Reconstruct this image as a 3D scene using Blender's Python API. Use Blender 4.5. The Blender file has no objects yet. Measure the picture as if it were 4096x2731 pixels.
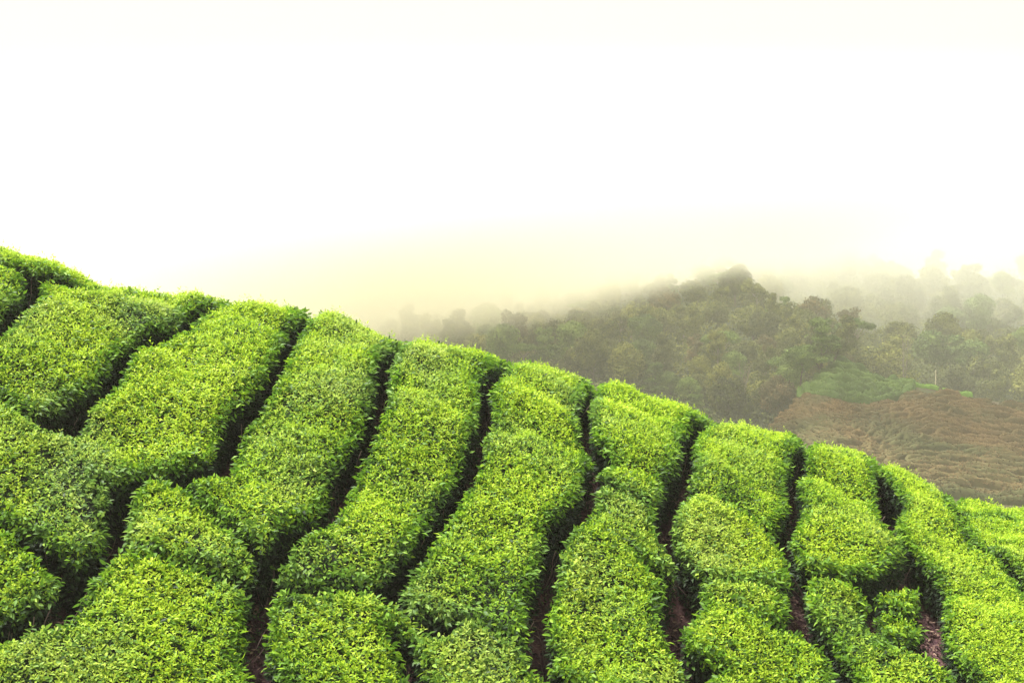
import bpy, math, random
import numpy as np
from mathutils import Vector

# ------------------------------------------------------------------ camera, sky, sun, exposure
SC = bpy.context.scene
COL = SC.collection
F, CX, CY = 5627.0, 2048.0, 1365.5           # the photograph's own pixels (4096 x 2731)

cam = bpy.data.cameras.new('camera')
cam.sensor_width = 36.0
cam.lens = 36.0 * F / 4096.0
cam.clip_start, cam.clip_end = 0.1, 6000
cam_o = bpy.data.objects.new('camera', cam)
cam_o.location = (0, 0, 0)
cam_o.rotation_euler = (math.radians(90), 0, 0)
COL.objects.link(cam_o)
SC.camera = cam_o

SUN_EL, SUN_AZ = math.radians(67), math.radians(-62)     # azimuth clockwise from +Y
SKY_STRENGTH, DECK, EXPOSURE = 0.10, 1.46, 2.7
W = bpy.data.worlds.new('World')
SC.world = W
W.use_nodes = True
nt = W.node_tree
nt.nodes.clear()
sky = nt.nodes.new('ShaderNodeTexSky'); sky.sky_type = 'NISHITA'; sky.sun_disc = False
sky.sun_elevation = SUN_EL; sky.sun_rotation = SUN_AZ
deck = nt.nodes.new('ShaderNodeRGB'); deck.outputs[0].default_value = (DECK, DECK * .995, DECK * .90, 1)   # cloud deck
mx = nt.nodes.new('ShaderNodeMix'); mx.data_type = 'RGBA'; mx.inputs['Factor'].default_value = 0.985
bg = nt.nodes.new('ShaderNodeBackground'); bg.inputs['Strength'].default_value = SKY_STRENGTH
wo = nt.nodes.new('ShaderNodeOutputWorld')
nt.links.new(sky.outputs[0], mx.inputs['A']); nt.links.new(deck.outputs[0], mx.inputs['B'])
nt.links.new(mx.outputs['Result'], bg.inputs['Color']); nt.links.new(bg.outputs[0], wo.inputs['Surface'])

sl = bpy.data.lights.new('sun', 'SUN'); sl.energy = 1.5; sl.angle = math.radians(22); sl.color = (1, .98, .91)
so = bpy.data.objects.new('sun', sl); COL.objects.link(so)
sd = Vector((math.sin(SUN_AZ) * math.cos(SUN_EL), math.cos(SUN_AZ) * math.cos(SUN_EL), math.sin(SUN_EL)))
so.rotation_euler = sd.to_track_quat('Z', 'Y').to_euler()
so.location = (-20, 10, 40)

SC.view_settings.view_transform = 'Standard'
SC.view_settings.look = 'None'
SC.view_settings.exposure = EXPOSURE
SC.view_settings.gamma = 1.0
SC.cycles.max_bounces = 10
SC.cycles.diffuse_bounces = 4
SC.cycles.transmission_bounces = 4
SC.cycles.volume_bounces = 10
SC.cycles.volume_max_steps = 128
SC.cycles.use_denoising = True

HAZE_DENSITY = 0.00085
HAZE_COLOR = (1.0, .985, .84)
MIST_COLOR = (1.0, .975, .875)

RNG = np.random.default_rng(7)
random.seed(7)

# ------------------------------------------------------------------ small helpers
def link(o, parent=None):
    COL.objects.link(o)
    if parent is not None:
        o.parent = parent
    return o

def tag(o, label=None, cat=None, group=None, kind=None):
    if label: o['label'] = label
    if cat: o['category'] = cat
    if group: o['group'] = group
    if kind: o['kind'] = kind
    return o

def empty(name, loc, parent=None):
    o = bpy.data.objects.new(name, None)
    o.location = loc
    o.empty_display_size = .2
    return link(o, parent)

def mesh_np(name, V, faces, mat, parent=None, loc=None, attrs=None, smooth=True):
    """faces: list of integer arrays (n, k)."""
    me = bpy.data.meshes.new(name)
    V = np.asarray(V, dtype=np.float32)
    if loc is not None:
        V = V - np.asarray(loc, dtype=np.float32)
    faces = [np.asarray(f, dtype=np.int32) for f in faces if len(f)]
    me.vertices.add(len(V)); me.vertices.foreach_set('co', V.ravel())
    loops = np.concatenate([f.ravel() for f in faces])
    tot = np.concatenate([np.full(len(f), f.shape[1], dtype=np.int32) for f in faces])
    start = np.concatenate([[0], np.cumsum(tot)[:-1]]).astype(np.int32)
    me.loops.add(len(loops)); me.loops.foreach_set('vertex_index', loops)
    me.polygons.add(len(tot)); me.polygons.foreach_set('loop_start', start)
    me.polygons.foreach_set('loop_total', tot)
    me.polygons.foreach_set('use_smooth', np.full(len(tot), smooth, dtype=bool))
    for k, a in (attrs or {}).items():
        at = me.attributes.new(k, 'FLOAT', 'POINT')
        at.data.foreach_set('value', np.asarray(a, dtype=np.float32))
    me.update(calc_edges=True)
    me.materials.append(mat)
    o = bpy.data.objects.new(name, me)
    link(o, parent)
    if loc is not None and parent is None:
        o.location = loc
    return o

def vnoise(x, y, scale, seed):
    """smooth value noise in -1..1"""
    r = np.random.default_rng(seed).random((64, 64)) * 2 - 1
    X, Y = np.asarray(x) / scale + 500.3, np.asarray(y) / scale + 500.7
    i, j = np.floor(X).astype(int), np.floor(Y).astype(int)
    fx, fy = X - i, Y - j
    fx, fy = fx * fx * (3 - 2 * fx), fy * fy * (3 - 2 * fy)
    a, b = r[i % 64, j % 64], r[(i + 1) % 64, j % 64]
    c, d = r[i % 64, (j + 1) % 64], r[(i + 1) % 64, (j + 1) % 64]
    return (a * (1 - fx) + b * fx) * (1 - fy) + (c * (1 - fx) + d * fx) * fy

def unit(v):
    return v / np.maximum(np.linalg.norm(v, axis=-1, keepdims=True), 1e-9)

def leaf_geometry(P, A, N, L, Wd, curl, fold, fine=True):
    """one bent, folded leaf per row: P base, A along the leaf, N its upper side"""
    n = len(P)
    S = unit(np.cross(A, N)); N = np.cross(S, A)
    if fine:
        tab = [(0, 0, 0), (.34, .48, .5), (.36, 0, 0), (.34, -.48, .5), (.72, .33, .35), (.74, 0, 0), (.72, -.33, .35), (1, 0, 0)]
    else:
        tab = [(0, 0, 0), (.45, .5, .5), (.48, 0, 0), (.45, -.5, .5), (1, 0, 0)]
    k = len(tab)
    V = np.empty((n, k, 3), dtype=np.float32)
    for q, (s, w, f) in enumerate(tab):
        V[:, q] = P + A * (s * L)[:, None] + S * (w * Wd)[:, None] + N * (f * fold * Wd - curl * s * s * L)[:, None]
    o = (np.arange(n) * k)[:, None]
    if fine:
        tri = np.concatenate([o + np.array(t) for t in ((0, 2, 1), (0, 3, 2), (4, 5, 7), (5, 6, 7))])
        quad = np.concatenate([o + np.array(t) for t in ((1, 2, 5, 4), (2, 3, 6, 5))])
        return V.reshape(-1, 3), [tri, quad], k
    tri = np.concatenate([o + np.array(t) for t in ((0, 2, 1), (0, 3, 2), (1, 2, 4), (2, 3, 4))])
    return V.reshape(-1, 3), [tri], k

def tubes(paths, sides=4):
    """paths: list of (points (n,3), radii (n,)); returns V, quads"""
    Vs, Qs, off = [], [], 0
    ang = np.arange(sides) / sides * 2 * math.pi
    for pts, rad in paths:
        pts = np.asarray(pts, float); n = len(pts)
        t = unit(np.gradient(pts, axis=0))
        ref = np.where(np.abs(t[:, 2:3]) > .9, np.array([[1., 0, 0]]), np.array([[0, 0, 1.]]))
        a = unit(np.cross(t, ref)); b = np.cross(t, a)
        ring = pts[:, None] + (a[:, None] * np.cos(ang)[None, :, None] + b[:, None] * np.sin(ang)[None, :, None]) * np.asarray(rad)[:, None, None]
        Vs.append(ring.reshape(-1, 3))
        i = np.arange(n - 1)[:, None] * sides; j = np.arange(sides)[None]
        q = np.stack([i + j, i + (j + 1) % sides, i + sides + (j + 1) % sides, i + sides + j], -1).reshape(-1, 4)
        Qs.append(q + off); off += n * sides
    return np.concatenate(Vs), np.concatenate(Qs)

def wander(p0, p1, n, amp, rng):
    t = np.linspace(0, 1, n)[:, None]
    p = np.asarray(p0) * (1 - t) + np.asarray(p1) * t
    w = rng.normal(0, amp, (n, 3)) * np.sin(t * math.pi)
    return p + w

# ------------------------------------------------------------------ materials
def new_mat(name):
    m = bpy.data.materials.new(name); m.use_nodes = True
    t = m.node_tree; t.nodes.clear()
    out = t.nodes.new('ShaderNodeOutputMaterial')
    return m, t, out

def ramp(t, stops):
    r = t.nodes.new('ShaderNodeValToRGB')
    e = r.color_ramp.elements
    while len(e) < len(stops): e.new(0.5)
    for el, (p, c) in zip(e, stops):
        el.position = p; el.color = (*c, 1)
    return r

def leaf_material(name, stops, translucency=.35, rough=.42, spec=.35, noise=.25, dull=False):
    """colour by the leaf's own age, with a little variation from leaf to leaf and bush to bush"""
    m, t, out = new_mat(name)
    at = t.nodes.new('ShaderNodeAttribute'); at.attribute_name = 'leaf_age_shade'
    geo = t.nodes.new('ShaderNodeNewGeometry')
    nz = t.nodes.new('ShaderNodeTexNoise'); nz.inputs['Scale'].default_value = 1.6; nz.inputs['Detail'].default_value = 2
    t.links.new(geo.outputs['Position'], nz.inputs['Vector'])
    ma = t.nodes.new('ShaderNodeMath'); ma.operation = 'MULTIPLY_ADD'
    ma.inputs[1].default_value = noise; ma.inputs[2].default_value = -noise * .5
    t.links.new(nz.outputs['Fac'], ma.inputs[0])
    ad = t.nodes.new('ShaderNodeMath'); ad.operation = 'ADD'; ad.use_clamp = True
    t.links.new(at.outputs['Fac'], ad.inputs[0]); t.links.new(ma.outputs[0], ad.inputs[1])
    r = ramp(t, stops)
    t.links.new(ad.outputs[0], r.inputs['Fac'])
    if dull:                                           # some bushes are a duller, dustier green
        n3 = t.nodes.new('ShaderNodeTexNoise'); n3.inputs['Scale'].default_value = .9; n3.inputs['Detail'].default_value = 3
        t.links.new(geo.outputs['Position'], n3.inputs['Vector'])
        mr = t.nodes.new('ShaderNodeMapRange'); mr.inputs['From Min'].default_value = .48; mr.inputs['From Max'].default_value = .72; mr.inputs['To Max'].default_value = .42
        t.links.new(n3.outputs['Fac'], mr.inputs['Value'])
        hs = t.nodes.new('ShaderNodeHueSaturation'); hs.inputs['Saturation'].default_value = .62; hs.inputs['Value'].default_value = .80
        t.links.new(r.outputs['Color'], hs.inputs['Color'])
        md = t.nodes.new('ShaderNodeMix'); md.data_type = 'RGBA'
        t.links.new(mr.outputs[0], md.inputs['Factor']); t.links.new(r.outputs['Color'], md.inputs['A']); t.links.new(hs.outputs[0], md.inputs['B'])
        r = type('R', (), {'outputs': {'Color': md.outputs['Result']}})
    pb = t.nodes.new('ShaderNodeBsdfPrincipled')
    pb.inputs['Roughness'].default_value = rough
    pb.inputs['Specular IOR Level'].default_value = spec
    t.links.new(r.outputs['Color'], pb.inputs['Base Color'])
    if translucency:
        tr = t.nodes.new('ShaderNodeBsdfTranslucent')
        t.links.new(r.outputs['Color'], tr.inputs['Color'])
        ms = t.nodes.new('ShaderNodeMixShader'); ms.inputs[0].default_value = translucency
        t.links.new(pb.outputs[0], ms.inputs[1]); t.links.new(tr.outputs[0], ms.inputs[2])
        t.links.new(ms.outputs[0], out.inputs['Surface'])
    else:
        t.links.new(pb.outputs[0], out.inputs['Surface'])
    return m

def noise_material(name, stops, scale=3.0, detail=6, rough=.9, bump=.4, bump_scale=30.0, rand=False):
    m, t, out = new_mat(name)
    geo = t.nodes.new('ShaderNodeNewGeometry')
    nz = t.nodes.new('ShaderNodeTexNoise'); nz.inputs['Scale'].default_value = scale; nz.inputs['Detail'].default_value = detail
    t.links.new(geo.outputs['Position'], nz.inputs['Vector'])
    r = ramp(t, stops)
    t.links.new(nz.outputs['Fac'], r.inputs['Fac'])
    pb = t.nodes.new('ShaderNodeBsdfPrincipled'); pb.inputs['Roughness'].default_value = rough
    pb.inputs['Specular IOR Level'].default_value = .2
    t.links.new(r.outputs['Color'], pb.inputs['Base Color'])
    if bump:
        n2 = t.nodes.new('ShaderNodeTexNoise'); n2.inputs['Scale'].default_value = bump_scale; n2.inputs['Detail'].default_value = 4
        t.links.new(geo.outputs['Position'], n2.inputs['Vector'])
        bp = t.nodes.new('ShaderNodeBump'); bp.inputs['Strength'].default_value = bump; bp.inputs['Distance'].default_value = 1.0 / bump_scale
        t.links.new(n2.outputs['Fac'], bp.inputs['Height']); t.links.new(bp.outputs[0], pb.inputs['Normal'])
    t.links.new(pb.outputs[0], out.inputs['Surface'])
    return m

M_TEA = leaf_material('tea_leaves', [(0, (.026, .034, .029)), (.25, (.050, .10, .030)), (.5, (.17, .35, .026)), (.75, (.37, .57, .028)), (1, (.56, .71, .05))], .38, .5, .22, .3, True)  # dark end: old leaves, and painted shade on the hedge walls
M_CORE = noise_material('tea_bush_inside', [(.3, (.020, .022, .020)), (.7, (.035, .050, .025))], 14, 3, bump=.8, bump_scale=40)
M_TWIG = noise_material('tea_twig_bark', [(.3, (.10, .065, .06)), (.7, (.26, .19, .17))], 9, 3, bump=0)
M_DRYTWIG = noise_material('dry_twig_bark', [(.3, (.30, .20, .15)), (.7, (.52, .42, .30))], 9, 3, bump=0)
M_SOIL = noise_material('red_brown_soil', [(.25, (.050, .027, .038)), (.5, (.115, .058, .068)), (.75, (.27, .14, .13))], 2.2, 8, bump=.9, bump_scale=22)
M_LITTER = leaf_material('dead_leaf_litter', [(0, (.04, .022, .03)), (.5, (.15, .08, .075)), (1, (.44, .30, .22))], .0, .7, .2)
M_WEED = leaf_material('weed_leaves', [(0, (.04, .08, .03)), (.5, (.09, .18, .05)), (1, (.18, .30, .07))], .3)

# ------------------------------------------------------------------ the near tea slope
def interp(u, table):
    a = np.array(table, float)
    u = np.asarray(u, float)
    r = np.interp(u, a[:, 0], a[:, 1])
    lo = a[0, 1] + (u - a[0, 0]) * (a[1, 1] - a[0, 1]) / (a[1, 0] - a[0, 0])
    hi = a[-1, 1] + (u - a[-1, 0]) * (a[-1, 1] - a[-2, 1]) / (a[-1, 0] - a[-2, 0])
    return np.where(u < a[0, 0], lo, np.where(u > a[-1, 0], hi, r))

CREST = [(-700, 800), (0, 978), (104, 996), (226, 1030), (348, 1085), (460, 1130), (575, 1155), (731, 1192), (906, 1212), (1080, 1236), (1254, 1254), (1393, 1284),
         (1602, 1334), (1742, 1358), (1881, 1396), (2003, 1428), (2177, 1470), (2351, 1516), (2525, 1560), (2717, 1625), (2961, 1690), (3135, 1745),
         (3396, 1822), (3500, 1858), (3657, 1910), (3814, 1982), (3918, 2014), (4096, 2050), (4800, 2190)]
_cu = np.linspace(-900, 5000, 591)
_cv = interp(_cu, CREST)
_k = np.exp(-0.5 * (np.arange(-14, 15) / 5.0) ** 2); _k /= _k.sum()
_cv = np.convolve(np.pad(_cv, 14, mode='edge'), _k, 'valid')
def vcrest(u): return np.interp(u, _cu, _cv)
def ycrest(u): return np.interp(u, [0, 2048, 4096], [15.2, 15.8, 17.6])
def ybase(u): return np.interp(u, [0, 2048, 4096], [10.2, 10.9, 12.6])
VB, EXPO = 2731.0, 0.57
HEDGE_H = 0.68

def depth_of(u, v):
    u, v = np.asarray(u, float), np.asarray(v, float)
    s = np.maximum((v - vcrest(u)) / (VB - vcrest(u)), 0)
    r = np.where(s <= 1, np.maximum(s, 1e-9) ** EXPO, 1 + (s - 1) * EXPO)
    return ycrest(u) - (ycrest(u) - ybase(u)) * r

def hill_top(x, y):
    """height of the clipped hedge tops over the slope, a real height field"""
    x, y = np.asarray(x, float), np.asarray(y, float)
    u = np.clip(CX + F * x / np.maximum(y, 4.0), -900, 5000)
    r = (ycrest(u) - y) / (ycrest(u) - ybase(u))
    ar = np.abs(r)
    s = np.where(ar <= 1, ar ** (1 / EXPO), 1 + (ar - 1) / EXPO)
    v = vcrest(u) + (VB - vcrest(u)) * s
    return -(v - CY) / F * y

def ground_z(x, y):
    z = hill_top(x, y) - HEDGE_H
    x, y = np.asarray(x, float), np.asarray(y, float)
    w = np.clip((y - 3.0) / 5.2, 0, 1); w = w * w * (3 - 2 * w)
    near = -1.75 + 0 * y
    zz = np.where(y < 8.2, near * (1 - w) + (hill_top(x, np.maximum(y, 8.2)) - HEDGE_H) * w, z)
    return np.maximum(zz, -24)

# dark gaps between the hedges: traced at the level of the hedge tops, half width in metres
def crop(ox, oy, s=1.68):
    return lambda pts: [(ox + p[0] / s, oy + p[1] / s) + tuple(p[2:]) for p in pts]
A_, B_, C_, D_, E_, F_ = crop(0, 900), crop(0, 1798), crop(1350, 1798), crop(2696, 1798), crop(1350, 1200), crop(2696, 1200)
S2 = .17
GAPS = [   # (points, default half width, extend past the crest?)
    (A_([(880, 412, .10), (780, 400, .24), (700, 378, .36), (560, 345, .46), (400, 300, .52), (240, 262, .52), (80, 222, .50), (-60, 205, .48), (-300, 170, .40)]), .3, 1),
    (A_([(235, 300), (205, 440), (110, 520), (60, 590), (0, 660), (-120, 760)]), .16, 0),
    (A_([(1275, 560), (1235, 665), (1050, 700), (900, 780), (815, 870), (765, 965), (690, 1060), (585, 1125), (470, 1190), (400, 1240), (280, 1285), (190, 1255, .09), (100, 1190, .06), (0, 1130, .06), (-150, 1040, .06)]), .16, 1),
    (A_([(2060, 590), (1960, 690), (1920, 790), (1870, 900), (1800, 1040), (1700, 1160), (1620, 1215), (1555, 1300), (1525, 1400), (1500, 1520)])
     + B_([(1460, 30), (1330, 80), (1190, 150), (1090, 100, .07), (960, 110, .08), (860, 190, .12), (800, 320), (785, 450), (770, 570, .12), (690, 660, .10), (580, 745), (490, 865), (440, 960), (330, 1035), (150, 1085), (0, 1110), (-200, 1150)]), .16, 1),
    (B_([(-150, 400, .05), (0, 440, .06), (130, 500, .09), (260, 600, .12), (390, 715), (500, 775), (560, 760)]), .14, 0),
    (B_([(840, 260), (720, 225, .06), (610, 190, .04)]), .05, 0),
    (E_([(430, 175), (380, 290), (310, 420), (300, 560), (280, 690), (200, 850), (130, 960), (60, 1060), (-10, 1190)])
     + B_([(2268, 230), (2215, 340), (2170, 420), (2050, 475), (1950, 550), (1890, 610), (1830, 690), (1775, 730), (1775, 850), (1755, 960), (1720, 1080), (1720, 1200), (1705, 1300), (1770, 1420), (1850, 1567), (1900, 1680)]), .16, 1),
    (B_([(1770, 700), (1690, 600, .09), (1580, 480, .06), (1430, 370, .04), (1290, 255, .04), (1200, 170, .06)]), .06, 0),
    (B_([(770, 570), (880, 665, .04), (1080, 700, .03), (1280, 725, .04), (1450, 765, .07), (1600, 835, .1), (1760, 900, .12)]), .05, 0),
    (B_([(1775, 860), (1950, 850, .07), (2150, 838, .06), (2352, 862, .08), (2480, 872), (2600, 915), (2670, 960)]), .11, 0),
    (E_([(1125, 400), (1035, 490), (985, 570), (1000, 660), (1000, 780), (930, 890), (940, 980), (880, 1060), (830, 1180), (770, 1270), (700, 1380), (640, 1480), (590, 1560)])
     + C_([(560, 620), (440, 740), (375, 830), (365, 950), (480, 1050, .07), (600, 1110), (700, 1160), (830, 1115, .05), (960, 1105, .04), (1100, 1175, .04), (1220, 1255, .05), (1310, 1320)]), .16, 1),
    (C_([(330, 1150, .05), (430, 1225), (495, 1340), (530, 1450), (570, 1600), (600, 1720)]), .12, 0),
    (E_([(1705, 520), (1655, 680), (1660, 800), (1690, 870), (1775, 950), (1800, 1020), (1720, 1070), (1690, 1150), (1690, 1300), (1640, 1385), (1560, 1445), (1495, 1500), (1450, 1560)])
     + C_([(1430, 700), (1405, 820), (1350, 930), (1330, 1080), (1375, 1200), (1380, 1270, .2), (1330, 1330), (1340, 1400), (1430, 1460), (1490, 1520), (1560, 1620)]), .16, 1),
    (C_([(1470, 1500), (1600, 1530, .1), (1720, 1555, .08), (1830, 1580, .05)]), .1, 0),
    (E_([(1695, 1190), (1800, 1205, .12), (1880, 1270, .09), (2000, 1330, .06), (2100, 1355, .06), (2210, 1370)]), .08, 0),
    (E_([(2400, 800), (2355, 870), (2345, 960), (2370, 1050), (2340, 1110), (2290, 1190), (2250, 1290)])
     + C_([(2215, 360), (2185, 450), (2205, 560), (2270, 660), (2330, 740)]) + D_([(115, 830, .2), (60, 950, .28), (0, 1050, .22)])
     + C_([(2235, 1160), (2270, 1260)]) + D_([(60, 1350), (150, 1430), (165, 1540), (180, 1700)]), .17, 1),
    (D_([(60, 1350), (170, 1380, .15), (290, 1400, .08)]), .15, 0),
    (C_([(2320, 810), (2200, 795, .1), (2100, 765, .09), (2020, 690, .05)]), .1, 0),
    (F_([(900, 900), (850, 985), (830, 1080), (775, 1160), (805, 1250), (815, 1350), (780, 1430), (720, 1500), (735, 1580)])
     + D_([(770, 610), (815, 700), (835, 790), (840, 880), (830, 970), (850, 1080, .24), (900, 1180, .26), (990, 1250, .24), (1050, 1330), (1115, 1410), (1160, 1490), (1175, 1600), (1190, 1700)]), .17, 1),
    (D_([(835, 885), (730, 915, .09), (600, 868, .05), (450, 835, .04), (330, 840, .05), (200, 830, .05), (110, 820, .08)]), .06, 0),
    (D_([(850, 1150), (700, 1130, .07), (560, 1090, .05), (440, 1040, .04)]), .06, 0),
    (D_([(740, 540), (610, 465, .05), (480, 390, .05), (330, 320, .03)]), .05, 0),
    (F_([(1350, 1075, .05), (1395, 1150, .22), (1450, 1230, .32), (1440, 1330, .24), (1430, 1420, .2), (1475, 1495, .16)]) + D_([(1550, 565, .08), (1610, 650, .2), (1640, 740, .36), (1560, 800, .34), (1680, 830, .38), (1740, 950, .24), (1720, 1080, .22), (1750, 1200), (1790, 1300, .2), (1850, 1400), (1960, 1480, .2), (1990, 1580), (2010, 1700)]), .17, 1),
    (D_([(840, 790), (980, 780), (1130, 795), (1260, 835, .22), (1400, 850, .28), (1600, 810, .3)]), .14, 0),
    (D_([(1310, 870), (1335, 960), (1420, 1000, .08), (1540, 1060, .07), (1650, 1100, .08), (1720, 1100)]), .10, 0),
    (D_([(1325, 960), (1335, 1070), (1410, 1165, .07), (1540, 1235, .15), (1640, 1275, .22), (1755, 1250, .2)]), .08, 0),
    (D_([(1500, 1230), (1430, 1270, .05), (1350, 1250, .03)]), .05, 0),
    (F_([(1870, 1330, .08), (1890, 1395)]) + D_([(1920, 450), (1990, 565), (2060, 640), (2180, 700), (2260, 760), (2352, 870), (2450, 1010), (2560, 1200)]), .15, 1),
    (D_([(1890, 380), (2000, 400, .08), (2120, 425, .05), (2230, 450, .12), (2300, 455, .04), (2420, 470, .04)]), .08, 0),
]
SEG = []
for pts, hw0, ext in GAPS:
    q = [(p[0], p[1], p[2] if len(p) > 2 else hw0) for p in pts]
    P = []
    for u, v, h in q:
        y = float(depth_of(u, v)); P.append((y * (u - CX) / F, y, h))
    if ext:                                        # the path carries on over the crest in the same direction
        d = np.array(P[0][:2]) - np.array(P[min(4, len(P) - 1)][:2]); d /= np.linalg.norm(d)
        d = d + np.array((.25, 0)); d /= np.linalg.norm(d)
        P.insert(0, (P[0][0] + d[0] * 4, P[0][1] + d[1] * 4, P[0][2]))
    for end in (0, -1):                                # and past the frame, as far as the hedges are planted
        u, v, h = q[end]
        if (u < 0 or u > 4096 or v > 2731) and len(P) > 1:
            a, b = np.array(P[end][:2]), np.array(P[1 if end == 0 else -2][:2])
            d = (a - b) / max(np.linalg.norm(a - b), 1e-6)
            P.insert(0 if end == 0 else len(P), (a[0] + d[0] * 3, a[1] + d[1] * 3, max(h, .06)))
    SEG += [(*P[i], *P[i + 1]) for i in range(len(P) - 1)]
SEG = np.array(SEG)
SEG[:, 2] *= np.interp(SEG[:, 1], [10.5, 15], [.76, .62]); SEG[:, 5] *= np.interp(SEG[:, 4], [10.5, 15], [.76, .62])

GS = 0.03
GX, GY = np.arange(-9.2, 11.4, GS), np.arange(8.2, 20.2, GS)
XX, YY = np.meshgrid(GX, GY)                       # [iy, ix]
DD = np.full(XX.shape, 9.0)
for x0, y0, h0, x1, y1, h1 in SEG:
    m = 0.9
    ix = slice(max(0, np.searchsorted(GX, min(x0, x1) - m)), np.searchsorted(GX, max(x0, x1) + m))
    iy = slice(max(0, np.searchsorted(GY, min(y0, y1) - m)), np.searchsorted(GY, max(y0, y1) + m))
    X, Y = XX[iy, ix], YY[iy, ix]
    if not X.size: continue
    dx, dy = x1 - x0, y1 - y0
    t = np.clip(((X - x0) * dx + (Y - y0) * dy) / max(dx * dx + dy * dy, 1e-9), 0, 1)
    dist = np.hypot(X - x0 - t * dx, Y - y0 - t * dy) - (h0 + (h1 - h0) * t)
    DD[iy, ix] = np.minimum(DD[iy, ix], dist)
UU = CX + F * XX / YY
D0 = DD.copy()
def bushes(X, Y, cell, seed):
    """separate bushes inside the hedges: (dome height -.6..1, one random number per bush)"""
    r = np.random.default_rng(seed); J = r.random((97, 97, 3))
    ci, cj = np.floor(X / cell).astype(int), np.floor(Y / cell).astype(int)
    best = np.full(X.shape, 9.0); idv = np.zeros(X.shape)
    for a in (-1, 0, 1):
        for b in (-1, 0, 1):
            q = J[(ci + a) % 97, (cj + b) % 97]
            d = np.hypot(X - (ci + a + .2 + .6 * q[..., 0]) * cell, Y - (cj + b + .2 + .6 * q[..., 1]) * cell)
            m = d < best; best = np.where(m, d, best); idv = np.where(m, q[..., 2], idv)
    return np.clip(1 - (best / (cell * .62)) ** 2, -.8, 1), idv
DOME, BUSH = bushes(XX + .1 * vnoise(XX, YY, .3, 15), YY + .1 * vnoise(XX, YY, .3, 16), .78, 14)
DD = DD + (.05 * vnoise(XX, YY, .34, 11) + .025 * vnoise(XX, YY, .12, 12) + .095 * (DOME - .25)) 
edge = np.minimum.reduce([(UU + 900) / F * YY, (4940 - UU) / F * YY, YY - (ybase(UU) - 1.1), ycrest(UU) + 2.4 - YY])
DD = np.minimum(np.minimum(DD + .035, D0), edge)
GDY, GDX = np.gradient(DD, GS)
INSIDE = (D0 > 0) & (DD > -.012) & (edge > 0)
DD = np.where(INSIDE, np.maximum(DD, .004), np.minimum(DD, 0))
LAB = np.zeros(DD.shape, int)
def flood():
    n = 0; h, w = LAB.shape
    ins = INSIDE
    for sy in range(0, h, 4):
        for sx in range(0, w, 4):
            if ins[sy, sx] and not LAB[sy, sx]:
                n += 1; st = [(sy, sx)]; LAB[sy, sx] = n
                while st:
                    a, b = st.pop()
                    for c, d in ((a + 1, b), (a - 1, b), (a, b + 1), (a, b - 1)):
                        if 0 <= c < h and 0 <= d < w and ins[c, d] and not LAB[c, d]:
                            LAB[c, d] = n; st.append((c, d))
    return n
NLAB = flood()
LUMP = .06 * vnoise(XX, YY, .95, 21) + .035 * vnoise(XX, YY, .42, 22) + .085 * (DOME - .4) + .012 * vnoise(XX, YY, .16, 23)
ZG = ground_z(XX, YY)
RS = 0.15
_q = np.clip(1 - np.maximum(DD, 0) / RS, 0, 1)
DROP = .15 * (1 - np.sqrt(np.maximum(1 - _q * _q, 0)))
ZT = ZG + HEDGE_H + LUMP - DROP
GZY, GZX = np.gradient(ZT, GS)

# soil under the hedges and the bank the photographer stands on: one sheet
def near_ground():
    xs = np.concatenate([np.arange(-60, -9, 1.5), np.arange(-9, 12, .1), np.arange(12, 62, 1.5)])
    ys = np.concatenate([np.arange(-12, 8, .8), np.arange(8, 21, .1), np.arange(21, 62, 1.2)])
    X, Y = np.meshgrid(xs, ys)
    Z = ground_z(X, Y) + .02 * vnoise(X, Y, .5, 31) + .012 * vnoise(X, Y, .17, 32)
    V = np.stack([X, Y, Z], -1).reshape(-1, 3)
    w = len(xs); i = np.arange(len(ys) - 1)[:, None] * w + np.arange(w - 1)[None]
    q = np.stack([i, i + 1, i + w + 1, i + w], -1).reshape(-1, 4)
    tag(mesh_np('hill_ground', V, [q], M_SOIL), kind='structure')
near_ground()

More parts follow.
